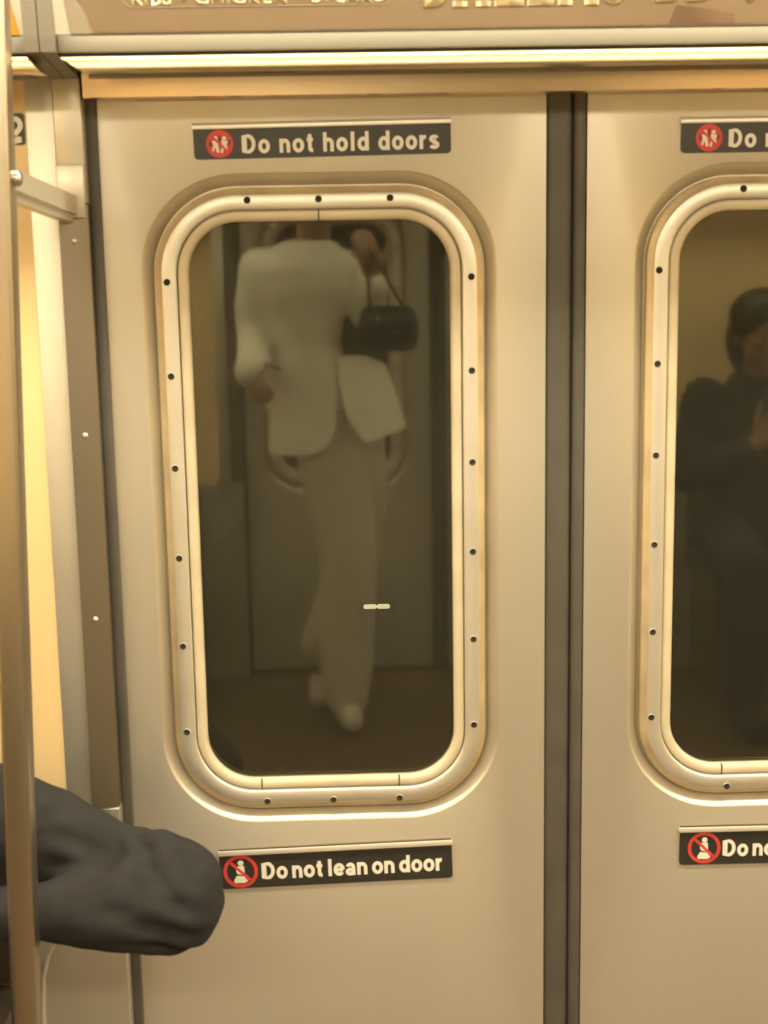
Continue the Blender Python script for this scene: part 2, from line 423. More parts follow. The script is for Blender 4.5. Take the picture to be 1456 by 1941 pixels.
# ------------------------------------------------------------------ door leaves
ZC, HH, HW, RAD = 1.1112, 0.4097, 0.1840, 0.070
def make_door(name, label, x0, x1, cx, zc, screws_x, nose):
    d = thing(name, label, 'door', ((x0+x1)/2, 0, 0), kind='structure')
    ox = -(x0+x1)/2
    c = (cx+ox, zc)
    bm = bmesh.new()
    prof = [(0.0670, 0.0), (0.0654, 0.0006), (0.0636, 0.0021), (0.0610, 0.0048), (0.0575, 0.0086), (0.0540, 0.0124), (0.0515, 0.0158), (0.0500, 0.0185), (0.0490, 0.0190), (0.0300, 0.0190), (0.0120, 0.0190), (0.0120, 0.035)]
    rings = ring_loft(bm, c, HW, HH, RAD, prof)
    zt, zb = 1.80, 0.015
    outer = [bm.verts.new((x+ox, 0, z)) for x, z in ((x0, zb), (x1, zb), (x1, zt), (x0, zt))]
    oe = [bm.edges.new((outer[i], outer[(i+1) % 4])) for i in range(4)]
    ie = [bm.edges.get((rings[0][i], rings[0][(i+1) % len(rings[0])])) for i in range(len(rings[0]))]
    bmesh.ops.triangle_fill(bm, edges=oe+ie, use_beauty=True, use_dissolve=False, normal=(0, -1, 0))
    back = [bm.verts.new((v.co.x, 0.035, v.co.z)) for v in outer]
    for i in range(4): bm.faces.new((outer[i], outer[(i+1) % 4], back[(i+1) % 4], back[i]))
    be = [bm.edges.get((back[i], back[(i+1) % 4])) for i in range(4)]
    ie = [bm.edges.get((rings[-1][i], rings[-1][(i+1) % len(rings[0])])) for i in range(len(rings[0]))]
    bmesh.ops.triangle_fill(bm, edges=be+ie, use_beauty=True, use_dissolve=False, normal=(0, 1, 0))
    obj('door_panel', bm, STEEL, d, True, 25)
    # clamping frame
    bm = bmesh.new()
    prof = [(0.0162, 0.0185), (0.0163, 0.0010), (0.0175, -0.0010), (0.0190, -0.0018), (0.0360, -0.0018), (0.0375, -0.0008), (0.0400, 0.0026), (0.0440, 0.0036), (0.0466, 0.0062), (0.0475, 0.0185)]
    ring_loft(bm, c, HW, HH, RAD, prof, closed=True, mats=[0, 0, 0, 0, 0, 1, 1, 1, 1, 0])
    fr = obj('window_frame', bm, [STEEL_FRAME, STEEL_STAIN], d, True, 40)
    spots = [(sx, z) for sx in screws_x for z in (1.440, 1.308, 1.176, 1.044, 0.912, 0.780)]
    spots += [(cx + k, z) for k in (-0.098, 0.001, 0.1005) for z in (1.5505, 0.668)]
    for sx, sz in spots:
        b2 = bmesh.new()
        pr = [(0.0052, -0.0018), (0.0048, -0.0026), (0.0041, -0.0028), (0.0033, -0.0022), (0.0026, -0.0021), (0.0, -0.0020)]
        prev = None
        for k, (r, y) in enumerate(pr):
            ring = [b2.verts.new((sx+ox + r*math.cos(2*PI*i/14), y, sz + (zc-ZC) + r*math.sin(2*PI*i/14))) for i in range(14)] if r else [b2.verts.new((sx+ox, y, sz+(zc-ZC)))]*14
            if prev:
                for i in range(14):
                    q4 = [prev[i], prev[(i+1) % 14], ring[(i+1) % 14], ring[i]]
                    u4 = []
                    for v in q4:
                        if v not in u4: u4.append(v)
                    f = b2.faces.new(u4); f.material_index = 1 if k >= 2 else 0
            prev = ring
        # shiny button head; the shade inside its shallow socket is painted dark
        obj('screw', b2, [STEEL_FRAME, DARK], fr)
    # rubber bead round the pane
    bm = bmesh.new()
    prof = [(0.0150, 0.0185), (0.0148, 0.0040), (0.0136, 0.0018), (0.0110, 0.0010), (0.0055, 0.0014), (0.0024, 0.0026), (0.0006, 0.0056), (0.0, 0.0125), (0.0, 0.0185)]
    ring_loft(bm, c, HW, HH, RAD, prof, closed=True)
    gk = obj('glazing_bead', bm, GASKET, d, True, 60)
    for gx, gz in ((cx+0.0006, zc+HH+0.0075), (cx-0.1053, zc-HH-0.0075), (cx+0.1004, zc-HH-0.0075)):
        b2 = box(bmesh.new(), gx+ox-0.0008, gx+ox+0.0008, 0.0006, 0.012, gz-0.0075, gz+0.0072)
        obj('bead_joint', b2, DARK, gk, False)
    # the pane
    bm = bmesh.new()
    R = ring_loft(bm, c, HW+0.008, HH+0.008, RAD+0.008, [(0, 0.0126), (0, 0.0186)])
    bm.faces.new(R[0]); bm.faces.new(R[1][::-1])
    obj('window_pane', bm, GLASS, d, False)
    # rubber nosing on the closing edge
    a, b = nose
    w = b - a; bm = bmesh.new(); pts = []
    for i in range(13):
        t = i/12.0; pts.append((a+ox + w*t, 0.006 - 0.010*math.sin(PI*t)**0.45))
    pts += [(b+ox, 0.03), (a+ox, 0.03)]
    loft(bm, [[(x, y, z) for x, y in pts] for z in (0.015, 1.80)])
    obj('edge_nosing', bm, RUBBER, d, True, 40)
    return d
LX0, LX1 = -0.3405, 0.2890
door_l = make_door('door_1', 'left steel door leaf with rounded window', LX0, LX1, -0.0295, ZC, (-0.2432, 0.1836), (0.2890, 0.3262))
door_r = make_door('door_2', 'right steel door leaf cut off by the picture edge', 0.3462, mx(LX0), 0.6638, ZC+0.0042, (0.4492, 0.8784), (0.3268, 0.3462))
both(door_l); both(door_r)

# repeat the whole side on the opposite wall (turned half round about the middle of the car)
def turn(o):
    c = copy_tree(o)
    T = Matrix.Translation((XC, -DEPTH/2, 0)) @ Matrix.Rotation(PI, 4, 'Z') @ Matrix.Translation((-XC, DEPTH/2, 0))
    c.matrix_world = T @ o.matrix_basis
    return c
names = {'wall_front': 'wall_back', 'wall_front_lower': 'wall_back_lower', 'door_1': 'door_3', 'door_2': 'door_4'}
for o in list(far):
    c = turn(o)
    base = o.name.split('.')[0]
    if base in names: c.name = names[base]
    c['label'] = o['label'] + ', on the opposite wall behind the viewer'

# tunnel beyond the windows
bm = box(bmesh.new(), -8, 8, 1.25, 1.45, -1.5, 4)
struct('wall_tunnel', bm, TUNNEL, 'dark tunnel wall outside the door windows', 'wall', False)
bm = box(bmesh.new(), -8, 8, -DEPTH-1.45, -DEPTH-1.25, -1.5, 4)
struct('wall_tunnel_back', bm, TUNNEL, 'dark tunnel wall outside the opposite doors', 'wall', False)

# ------------------------------------------------------------------ ceiling lights
first = None
lamp_names = ['over the near side, far left', 'over the near side, left of the doorway', 'over the near side, above the doorway', 'over the near side, right of the doorway',
              'over the opposite side, far left', 'over the opposite side, left of the doorway', 'over the opposite side, above the doorway', 'over the opposite side, right of the doorway']
for i in range(8):
    x = -2.15 + 1.62*(i % 4); y = -0.46 if i < 4 else -DEPTH+0.46
    if first is None:
        t = thing('ceiling_light', '', 'ceiling light', (x, y, 2.22), group='long ceiling lights')
        bm = box(bmesh.new(), -0.78, 0.78, -0.085, 0.085, -0.03, 0.0, 0.006)
        obj('light_housing', bm, CEIL, t)
        bm = box(bmesh.new(), -0.77, 0.77, -0.07, 0.07, -0.05, -0.031, 0.008)
        obj('light_diffuser', bm, LAMP, t)
        first = t
    else:
        t = copy_tree(first); t.location = (x, y, 2.22)
    t['label'] = 'long glowing ceiling light ' + lamp_names[i]

# ------------------------------------------------------------------ signs on the doors
def pictogram(parent, cx, cz, R, y, kind):
    """red ring with slash over white figures on black."""
    b = bmesh.new()
    def annulus(bm, ro, ri, y0, y1, n=40):
        a = [[bm.verts.new((cx + r*math.cos(2*PI*i/n), yy, cz + r*math.sin(2*PI*i/n))) for i in range(n)] for r, yy in ((ro, y0), (ro, y1), (ri, y1), (ri, y0))]
        for j in range(4):
            for i in range(n): bm.faces.new((a[j][i], a[j][(i+1) % n], a[(j+1) % 4][(i+1) % n], a[(j+1) % 4][i]))
    annulus(b, R, R*0.80, y, y-0.0005)
    M = Matrix.Translation((cx, 0, cz)) @ Matrix.Rotation(PI/4, 4, 'Y')
    box(b, -R*0.85, R*0.85, y-0.0005, y-0.0001, -R*0.085, R*0.085, M=M)
    parent = obj('pictogram', b, RED, parent, False)
    f = bmesh.new()
    def blob(x, z, r):
        ring = [(cx + (x + r*math.cos(2*PI*i/14))*R, cz + (z + r*math.sin(2*PI*i/14))*R) for i in range(14)]
        prism(f, ring, y-0.0003, y-0.00005)
    def poly(p): prism(f, [(cx + x*R, cz + z*R) for x, z in p], y-0.0003, y-0.00005)
    if kind == 'hold':
        ring = [(cx + 0.80*R*math.cos(2*PI*i/30), cz + 0.80*R*math.sin(2*PI*i/30)) for i in range(30)]
        g = bmesh.new(); prism(g, ring, y-0.00004, y)
        obj('red_field', g, RED, parent, False)
        blob(-0.30, 0.42, 0.15); poly([(-0.56, 0.22), (-0.08, 0.28), (-0.12, -0.10), (-0.02, -0.62), (-0.22, -0.62), (-0.34, -0.20), (-0.44, -0.55), (-0.58, -0.50), (-0.46, -0.06)])
        blob(0.34, 0.40, 0.15); poly([(0.12, 0.26), (0.62, 0.20), (0.50, -0.12), (0.58, -0.48), (0.42, -0.52), (0.34, -0.20), (0.20, -0.66), (0.04, -0.62), (0.18, -0.10)])
        h = bmesh.new(); box(h, cx-0.07*R, cx+0.10*R, y-0.0003, y-0.00005, cz+0.10*R, cz+0.62*R)
        box(h, cx-0.74*R, cx-0.60*R, y-0.0003, y-0.00005, cz-0.18*R, cz+0.22*R); box(h, cx+0.62*R, cx+0.76*R, y-0.0003, y-0.00005, cz-0.10*R, cz+0.26*R)
        obj('door_edges', h, SIGNBLACK, parent, False)
    else:
        blob(0.02, 0.52, 0.17)
        poly([(-0.22, 0.32), (0.20, 0.34), (0.24, -0.06), (0.10, -0.22), (-0.18, -0.16), (-0.26, 0.02)])
        poly([(-0.24, -0.26), (0.18, -0.30), (0.40, -0.60), (0.20, -0.72), (-0.36, -0.70), (-0.42, -0.56)])
    obj('figures', f, LETTER, parent, False)

def make_sign(name, label, x0, z0, w, h, body, kind, tx, tw, th, icx, icr, tilt=0.0, word=0.28, strip_h=0.0062):
    s = thing(name, label, 'sign', (x0, 0, z0)); s.rotation_euler = (0, -tilt, 0)
    bm = bmesh.new()
    r = 0.006
    pts = [(0.0, h)] + [(r + r*math.cos(a), r + r*math.sin(a)) for a in [PI + PI/2*i/6 for i in range(7)]] + \
          [(w - r + r*math.cos(a), r + r*math.sin(a)) for a in [1.5*PI + PI/2*i/6 for i in range(7)]] + [(w, h)]
    prism(bm, pts, -0.0022, -0.0002)
    obj('sign_plate', bm, SIGNBLACK, s, False)
    bm = box(bmesh.new(), -0.0015, w+0.001, -0.0060, -0.0002, h, h+strip_h, 0.0012)
    obj('retainer_strip', bm, STRIP, s)
    bm = box(bmesh.new(), -0.0005, w, -0.0045, -0.0002, h+strip_h+0.0002, h+strip_h+0.0024)  # thin dark strip standing in for the shadow line above the retainer
    obj('shadow_line', bm, STEEL_DARK, s, False)
    bm = letters_bm(body, tw, th, 0.195, word)
    bmesh.ops.translate(bm, vec=(tx, -0.0023, (h-th)/2 - 0.0005), verts=bm.verts)
    obj('lettering', bm, LETTER, s, False)
    pictogram(s, icx, h/2+0.0004, icr, -0.0023, kind)
    return s
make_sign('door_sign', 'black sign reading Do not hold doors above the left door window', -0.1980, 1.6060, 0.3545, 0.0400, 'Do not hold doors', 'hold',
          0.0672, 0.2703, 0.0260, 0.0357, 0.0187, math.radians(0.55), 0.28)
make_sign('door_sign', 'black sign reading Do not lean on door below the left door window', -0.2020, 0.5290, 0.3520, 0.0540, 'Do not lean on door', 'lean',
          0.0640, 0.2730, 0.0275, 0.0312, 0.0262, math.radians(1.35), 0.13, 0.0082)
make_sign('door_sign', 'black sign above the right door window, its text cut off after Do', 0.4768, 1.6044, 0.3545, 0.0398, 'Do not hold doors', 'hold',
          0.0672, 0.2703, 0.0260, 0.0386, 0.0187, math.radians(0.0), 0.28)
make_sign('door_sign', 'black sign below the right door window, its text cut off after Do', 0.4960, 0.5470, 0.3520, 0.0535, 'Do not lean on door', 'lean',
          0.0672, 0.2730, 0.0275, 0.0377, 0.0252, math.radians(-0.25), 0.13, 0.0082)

# number plate on the cream wall, half behind the pole
s = thing('number_plate', 'small black plate with a white 2 on the cream wall behind the pole', 'sign', (-0.4680, -0.04, 1.6275))
bm = bmesh.new()
prism(bm, rrect(0.0240, 0.0208, 0.0240, 0.0208, 0.004, 5), -0.002, -0.0002); obj('sign_plate', bm, SIGNBLACK, s, False)
bm = letters_bm('2', 0.02, 0.0335, 0.20); bmesh.ops.translate(bm, vec=(0.0268, -0.0021, 0.0036), verts=bm.verts)
obj('numeral', bm, LETTER, s, False)

# ------------------------------------------------------------------ posters on the cove
lean = math.atan(0.30)
def poster_frame(name, label, x):
    t = thing(name, label, 'poster', (x, cove_y(1.7495)-0.0004, 1.7495)); t.rotation_euler = (lean, 0, 0)
    return t
p = poster_frame('advertising_poster', 'brown restaurant poster with cream lettering above the doors', 0)
bm = prism(bmesh.new(), [(-0.3240, 0.0), (0.96, 0.0), (0.96, 0.29), (-0.3500, 0.29)], -0.0012, 0.0); obj('poster_card', bm, PAPER, p, False)
edge = [(-0.296, 0.002), (-0.2985, 0.008), (-0.3005, 0.016), (-0.303, 0.026), (-0.307, 0.034), (-0.313, 0.041), (-0.322, 0.05), (-0.327, 0.09), (-0.327, 0.285)]
bm = prism(bmesh.new(), [(0.955, 0.002), (0.955, 0.285)] + edge[::-1], -0.0018, -0.0013); obj('printed_field', bm, BROWN, p, False)
bm = prism(bmesh.new(), [(0.412, 0.003), (0.494, 0.003), (0.492, 0.014), (0.460, 0.020), (0.420, 0.025)], -0.0021, -0.00185); obj('darker_patch', bm, DARKBROWN, p, False)  # darker brown patch near the foot of the field
# outlined capsule with the dishes
bm = bmesh.new()
ring_loft(bm, (-0.093, 0.0445), 0.1655, 0.0145, 0.0144, [(0, -0.0019), (0, -0.0022), (-0.0012, -0.0022), (-0.0012, -0.0019)], closed=True, n=8)
obj('outline', bm, PAPER, p, False)
bm = text_bm('RIBS \u2022 CHICKEN \u2022 STEAKS', 0.022, 0.306, 0.0165, 1.15); bmesh.ops.translate(bm, vec=(-0.2465, -0.0019, 0.0325), verts=bm.verts)
obj('lettering', bm, POSTERLETTER, p, False)
bm = bmesh.new()
for ch, xa, xb, zb in (('D', 0.1084, 0.142, 0.0262), ('A', 0.1465, 0.189, 0.0264), ('L', 0.1975, 0.232, 0.0264), ('L', 0.2380, 0.269, 0.0265), ('A', 0.2755, 0.322, 0.0266), ('S', 0.3285, 0.3575, 0.0262),
                       ('B', 0.3950, 0.4265, 0.0285), ('B', 0.4325, 0.4640, 0.0288), ('Q', 0.4850, 0.5200, 0.0268)):
    b2 = text_bm(ch, 0.03, xb-xa, 0.085); bmesh.ops.translate(b2, vec=(xa, -0.0019, zb), verts=b2.verts)
    if ch in 'AL':                                  # slab feet
        box(b2, xa-0.002, xa+0.016, -0.0025, -0.0019, zb, zb+0.006)
        if ch == 'A': box(b2, xb-0.016, xb+0.002, -0.0025, -0.0019, zb, zb+0.006)
    me = bpy.data.meshes.new('t'); b2.to_mesh(me); b2.free(); bm.from_mesh(me); bpy.data.meshes.remove(me)
obj('lettering', bm, POSTERLETTER, p, False)
p = poster_frame('advertising_poster', 'orange poster at the top left corner, left of the seam cover', 0)
bm = prism(bmesh.new(), [(-1.50, 0.0), (-0.3865, 0.0), (-0.3920, 0.030), (-0.43, 0.29), (-1.50, 0.29)], -0.0012, 0.0); obj('poster_card', bm, ORANGE, p, False)

for k, (xa, xb, mt, lb) in enumerate(((-2.6, -1.3, PAPER, 'grey poster on the opposite cove, far right of the row'), (-1.25, -0.42, BROWN, 'brown poster on the opposite cove, second in the row'),
                                      (-0.30, 0.95, DARKBROWN, 'dark poster on the opposite cove above the opposite doors'), (1.05, 3.2, PAPER, 'long grey poster on the opposite cove, far left of the row'))):
    t = thing('advertising_poster', lb, 'poster', (2*XC, -DEPTH - cove_y(1.7495) + 0.0004, 1.7495)); t.rotation_euler = (lean, 0, PI)
    t.rotation_mode = 'XYZ'
    bm = prism(bmesh.new(), [(xa, 0.0), (xb, 0.0), (xb, 0.40), (xa, 0.40)], -0.0012, 0.0); obj('poster_card', bm, mt, t, False)

# ------------------------------------------------------------------ stanchion pole with its bracket
st = thing('stanchion', 'square satin steel pole at the left picture edge with bracket to the door post', 'pole', (-0.44, -0.38, 0))
bm = bmesh.new()
def pole_x(z): return -0.3770 - (1.763 - z)*0.0320            # leans a little outward at its foot
R = []
for z in (0.0, 0.55, 1.2, 1.7, 2.216):
    R.append([(pole_x(z) + 0.44 + x, y, z) for x, y in rrect(0, 0, 0.0160, 0.0190, 0.005, 4)])
loft(bm, R); obj('pole', bm, STEEL_POLE, st, True, 50)
for z0, z1 in ((0.0, 0.015), (2.20, 2.219)):
    x = pole_x(z0) + 0.44; bm = bmesh.new()
    loft(bm, [[(x + 0.045*math.cos(2*PI*i/24), 0.045*math.sin(2*PI*i/24), z) for i in range(24)] for z in (z0, z1)])
    obj('flange', bm, STEEL_POLE, st)
bm = bmesh.new()
def bar(bm, xo, z_hi, z_lo, z_hi2, z_lo2, th, y0=-0.364, y1=-0.048):
    A = [(pole_x(1.57)+0.0165+xo, y0, z_hi), (pole_x(1.57)+0.0165+xo, y0, z_lo), (pole_x(1.57)+0.0165+xo-th, y0, z_lo), (pole_x(1.57)+0.0165+xo-th, y0, z_hi)]
    B = [(-0.3525+xo, y1, z_hi2), (-0.3525+xo, y1, z_lo2), (-0.3525+xo-th, y1, z_lo2), (-0.3525+xo-th, y1, z_hi2)]
    loft(bm, [A, B])
bar(bm, -0.002, 1.5835, 1.5595, 1.5590, 1.5335, 0.005)
bar(bm, -0.008, 1.5600, 1.5490, 1.5335, 1.5240, 0.014)
for v in bm.verts: v.co -= Vector((-0.44, -0.38, 0))
arm = obj('bracket_arm', bm, STEEL, st, False)
bm = box(bmesh.new(), -0.3795, -0.3435, -0.0505, -0.0465, 1.530, 1.600, 0.001)
for v in bm.verts: v.co -= Vector((-0.44, -0.38, 0))
obj('bracket_foot', bm, STEEL, st)
bm = bmesh.new(); ellipsoid(bm, (pole_x(1.572)+0.0165+0.002, -0.372, 1.572), (0.007, 0.010, 0.010), 16)
for v in bm.verts: v.co -= Vector((-0.44, -0.38, 0))
obj('bolt', bm, STUD, arm)

# ------------------------------------------------------------------ benches
def make_bench(length):
    t = thing('bench', '', 'bench', (0, 0, 0))
    rings = []
    prof = [(-0.045, 0.36), (-0.045, 0.405), (-0.25, 0.415), (-0.43, 0.43), (-0.465, 0.425), (-0.475, 0.40), (-0.46, 0.365), (-0.40, 0.345)]
    bm = bmesh.new(); loft(bm, [[(x, y, z) for y, z in prof] for x in (0, length)]); obj('seat', bm, SEAT, t, True, 40)
    prof = [(-0.043, 0.42), (-0.085, 0.43), (-0.10, 0.47), (-0.085, 0.60), (-0.062, 0.66), (-0.043, 0.67)]
    bm = bmesh.new(); loft(bm, [[(x, y, z) for y, z in prof] for x in (0, length)]); obj('backrest', bm, SEAT, t, True, 40)
    bm = box(bmesh.new(), 0.02, length-0.02, -0.38, -0.043, 0.0, 0.345, 0.01); obj('seat_base', bm, STEEL_DARK, t)
    return t
b0 = make_bench(2.35)
b0.location = (-2.85, 0, 0); b0['label'] = 'dark bench left of the doorway, under the seated person in charcoal'
b1 = copy_tree(b0); b1.location = (1.15, 0, 0); b1['label'] = 'dark bench right of the doorway'
b2_ = copy_tree(b0); b2_.location = (3.50, -DEPTH, 0); b2_.rotation_euler = (0, 0, PI); b2_['label'] = 'dark bench opposite, under the seated person in black'
b3 = copy_tree(b0); b3.location = (-0.50, -DEPTH, 0); b3.rotation_euler = (0, 0, PI); b3['label'] = 'dark bench opposite, left of the opposite doors'
for b in (b0, b1, b2_, b3): b['group'] = 'benches along the car walls'

# ------------------------------------------------------------------ people
def hand(bm, wrist, d, nrm, side, curl=0.5, s=1.0):
    """palm and five separate fingers; d = direction to the finger tips, nrm = out of the back of the hand, side = towards the thumb."""
    d, nrm = Vector(d).normalized(), Vector(nrm).normalized()
    sd = d.cross(nrm).normalized()*side
    nrm = sd.cross(d).normalized() if side > 0 else d.cross(sd).normalized()
    w = Vector(wrist)
    capsule(bm, w - d*0.01, w + d*0.03*s, 0.022*s, 0.024*s, flat=(nrm, 0.72))
    for k in range(4):
        o = (0.027 - 0.018*k)*s
        capsule(bm, w + d*0.015*s + sd*o*0.75, w + d*0.082*s + sd*o, 0.014*s, 0.0115*s, flat=(nrm, 0.85))
    lens = (0.068, 0.076, 0.071, 0.056)
    for k in range(4):
        o = (0.027 - 0.018*k)*s
        p = w + d*0.086*s + sd*o; dd = d.copy()
        for j in range(3):
            L = lens[k]*s*(0.46, 0.30, 0.24)[j]
            ax = sd
            dd = (dd*math.cos(curl*(0.6, 0.9, 0.6)[j]) - nrm*math.sin(curl*(0.6, 0.9, 0.6)[j])).normalized()
            nn = sd.cross(dd) if side > 0 else dd.cross(sd)
            q = p + dd*L
            capsule(bm, p, q, (0.0095, 0.0086, 0.0078)[j]*s, (0.0086, 0.0078, 0.0068)[j]*s, seg=10)
            p = q
            nrm_loc = nn
    p = w + d*0.026*s + sd*0.022*s
    dd = (d*0.65 + sd*0.75 - nrm*0.15).normalized()
    for j, L in enumerate((0.040, 0.032, 0.026)):
        q = p + dd*L*s
        capsule(bm, p, q, (0.0125, 0.0105, 0.0092)[j]*s, (0.0105, 0.0092, 0.0075)[j]*s, seg=10)
        dd = (dd + d*0.25 - nrm*0.18*curl).normalized(); p = q

def head(bm, c, f, tilt=0.0, s=1.0):
    """head with brow, nose, lips, chin and ears; c = centre of skull, f = facing (unit xy)."""
    f = Vector((f[0], f[1], 0)).normalized(); l = Vector((-f.y, f.x, 0)); u = Vector((0, 0, 1))
    f2 = (f*math.cos(tilt) - u*math.sin(tilt)); u2 = (u*math.cos(tilt) + f*math.sin(tilt))
    P = lambda a, b, h: Vector(c) + (f2*a + l*b + u2*h)*s
    M = Matrix((f2, l, u2)).transposed().to_4x4()
    def ell(a, b, h, ra, rb, rh):
        g = bmesh.ops.create_uvsphere(bm, u_segments=18, v_segments=12, radius=1.0)
        T = Matrix.Translation(P(a, b, h)) @ M @ Matrix.Diagonal((ra*s, rb*s, rh*s, 1))
        bmesh.ops.transform(bm, matrix=T, verts=g['verts'])
    ell(0, 0, 0.02, 0.098, 0.077, 0.095); ell(0.026, 0, -0.045, 0.066, 0.060, 0.078); ell(0.060, 0, -0.103, 0.026, 0.028, 0.020)
    ell(0.076, 0.030, 0.004, 0.018, 0.026, 0.010); ell(0.076, -0.030, 0.004, 0.018, 0.026, 0.010)
    capsule(bm, P(0.092, 0, -0.004), P(0.110, 0, -0.040), 0.008*s, 0.013*s)
    ell(0.094, 0.012, -0.045, 0.010, 0.009, 0.008); ell(0.094, -0.012, -0.045, 0.010, 0.009, 0.008)
    ell(0.082, 0, -0.070, 0.014, 0.024, 0.006); ell(0.080, 0, -0.081, 0.014, 0.022, 0.007)
    ell(0.066, 0.042, -0.036, 0.022, 0.020, 0.020); ell(0.066, -0.042, -0.036, 0.022, 0.020, 0.020)
    for sg in (1, -1): ell(-0.004, sg*0.078, -0.018, 0.016, 0.008, 0.030)
    return P, M

def eyes(P, parent, s=1.0):
    for sg in (1, -1):
        b = bmesh.new(); ellipsoid(b, P(0.083, sg*0.031, -0.012), (0.010*s, 0.010*s, 0.007*s), 12); obj('eye', b, EYE, parent)

def seat_clear(bm, opp):
    """flatten what rests on the seat so that it lies on top of it."""
    for v in bm.verts:
        y = -v.co.y if not opp else v.co.y + DEPTH
        if y < 0.49: v.co.z = max(v.co.z, 0.442)
        if v.co.z < 0.67 and y < 0.12: v.co.y += (-(0.12-y) if not opp else (0.12-y))

# -- seated person at the left, mostly outside the frame: only the padded sleeve reaches into view
P1 = thing('person', 'person in charcoal padded coat seated behind the pole, bent elbow sticking out', 'person', (-0.74, -0.24, 0.43))
O = Vector(P1.location)
def rel(bm):
    for v in bm.verts: v.co -= O
    return bm
bm = bmesh.new()
chain(bm, [(-0.74, -0.24, 0.52, 0.13), (-0.735, -0.25, 0.66, 0.12), (-0.73, -0.27, 0.80, 0.125), (-0.73, -0.28, 0.88, 0.09)], flat=((0, 1, 0), 0.75))
chain(bm, [(-0.73, -0.29, 0.90, 0.055), (-0.73, -0.33, 1.02, 0.052)])
Pf, _ = head(bm, (-0.73, -0.37, 1.10), (0.05, -1), 0.45)
chain(bm, [(-0.62, -0.24, 0.850, 0.06), (-0.53, -0.20, 0.752, 0.048), (-0.430, -0.175, 0.696, 0.040), (-0.330, -0.185, 0.648, 0.036), (-0.262, -0.208, 0.628, 0.034), (-0.36, -0.270, 0.637, 0.030), (-0.46, -0.302, 0.645, 0.022), (-0.54, -0.36, 0.635, 0.022)])
chain(bm, [(-0.84, -0.26, 0.86, 0.06), (-0.93, -0.26, 0.72, 0.05), (-0.96, -0.30, 0.60, 0.042), (-0.86, -0.44, 0.60, 0.028)])
hand(bm, (-0.545, -0.365, 0.634), (-0.75, -0.5, -0.1), (0.2, -0.3, 1), 1, 0.5)
hand(bm, (-0.86, -0.44, 0.60), (0.6, -0.7, -0.1), (-0.2, -0.3, 1), -1, 0.5)
for sx in (-0.84, -0.63):
    chain(bm, [(sx, -0.26, 0.51, 0.075), (sx + (0.03 if sx > -0.7 else -0.03), -0.66, 0.505, 0.058), (sx, -0.66, 0.28, 0.05), (sx, -0.64, 0.07, 0.038)])
    chain(bm, [(sx, -0.63, 0.06, 0.036), (sx, -0.78, 0.035, 0.028)])
fuse('body', rel(bm), SKIN, P1, 0.0055, 4)
eyes(lambda a, b, h: Pf(a, b, h) - O, P1)
bm = bmesh.new()
ellipsoid(bm, Pf(-0.018, 0, 0.045), (0.098, 0.106, 0.095)); ellipsoid(bm, Pf(-0.045, 0, -0.01), (0.088, 0.075, 0.09))
fuse('hair', rel(bm), HAIR, P1, 0.006, 3)
def folds(p):
    q = p*1.0
    w = 0.009*noise.noise(q*13) + 0.005*noise.noise(Vector((q.x*18 + q.z*22, q.y*30, q.z*30 - q.x*14)))
    mk = min(1.0, max(0.0, (p.x + O.x + 0.42)/0.08)) if abs(O.x + 0.74) < 0.01 else 0.5
    w = 0.6*w + 0.0070*mk*math.sin((p.x*0.50 + p.z*0.86 - p.y*0.3)*165 + 5*noise.noise(q*6))*(0.5 + noise.noise(q*8 + Vector((5, 2, 9))))
    w += 0.004*math.sin((p.x*0.8 + p.z*1.1)*70 + 3*noise.noise(q*9))*max(0, noise.noise(q*7 + Vector((1, 4, 2))))*1.6
    return w
bm = bmesh.new()
chain(bm, [(-0.74, -0.24, 0.50, 0.175), (-0.735, -0.25, 0.64, 0.16), (-0.73, -0.265, 0.78, 0.155), (-0.73, -0.28, 0.875, 0.105)], flat=((0, 1, 0), 0.78))
chain(bm, [(-0.62, -0.24, 0.835, 0.095), (-0.53, -0.20, 0.748, 0.078), (-0.430, -0.175, 0.698, 0.066), (-0.330, -0.185, 0.645, 0.062), (-0.262, -0.20, 0.628, 0.068)])
chain(bm, [(-0.56, -0.205, 0.68, 0.050), (-0.46, -0.19, 0.662, 0.040), (-0.38, -0.20, 0.648, 0.036)])
chain(bm, [(-0.262, -0.210, 0.628, 0.074), (-0.250, -0.215, 0.618, 0.074), (-0.305, -0.245, 0.626, 0.063), (-0.36, -0.272, 0.636, 0.052), (-0.425, -0.296, 0.642, 0.036), (-0.485, -0.312, 0.646, 0.034), (-0.53, -0.350, 0.638, 0.036)])
chain(bm, [(-0.84, -0.25, 0.85, 0.095), (-0.93, -0.26, 0.72, 0.078), (-0.965, -0.30, 0.60, 0.072), (-0.89, -0.41, 0.60, 0.048)])
chain(bm, [(-0.240, -0.215, 0.668, 0.034), (-0.285, -0.205, 0.686, 0.028)])
seat_clear(bm, 0)
fuse('coat', rel(bm), COAT, P1, 0.005, 4, folds)
bm = bmesh.new()
for sx in (-0.84, -0.63):
    chain(bm, [(sx, -0.24, 0.515, 0.098), (sx + (0.03 if sx > -0.7 else -0.03), -0.66, 0.508, 0.075), (sx, -0.665, 0.28, 0.068), (sx, -0.645, 0.12, 0.062)])
seat_clear(bm, 0)
fuse('trousers', rel(bm), JEANS, P1, 0.007, 5)
for sx in (-0.84, -0.63):
    bm = bmesh.new(); chain(bm, [(sx, -0.62, 0.055, 0.050), (sx, -0.70, 0.045, 0.042), (sx, -0.79, 0.038, 0.034)])
    for v in bm.verts: v.co.z = max(v.co.z, 0.003)
    fuse('shoe', rel(bm), DARKCLOTH, P1, 0.006, 3)

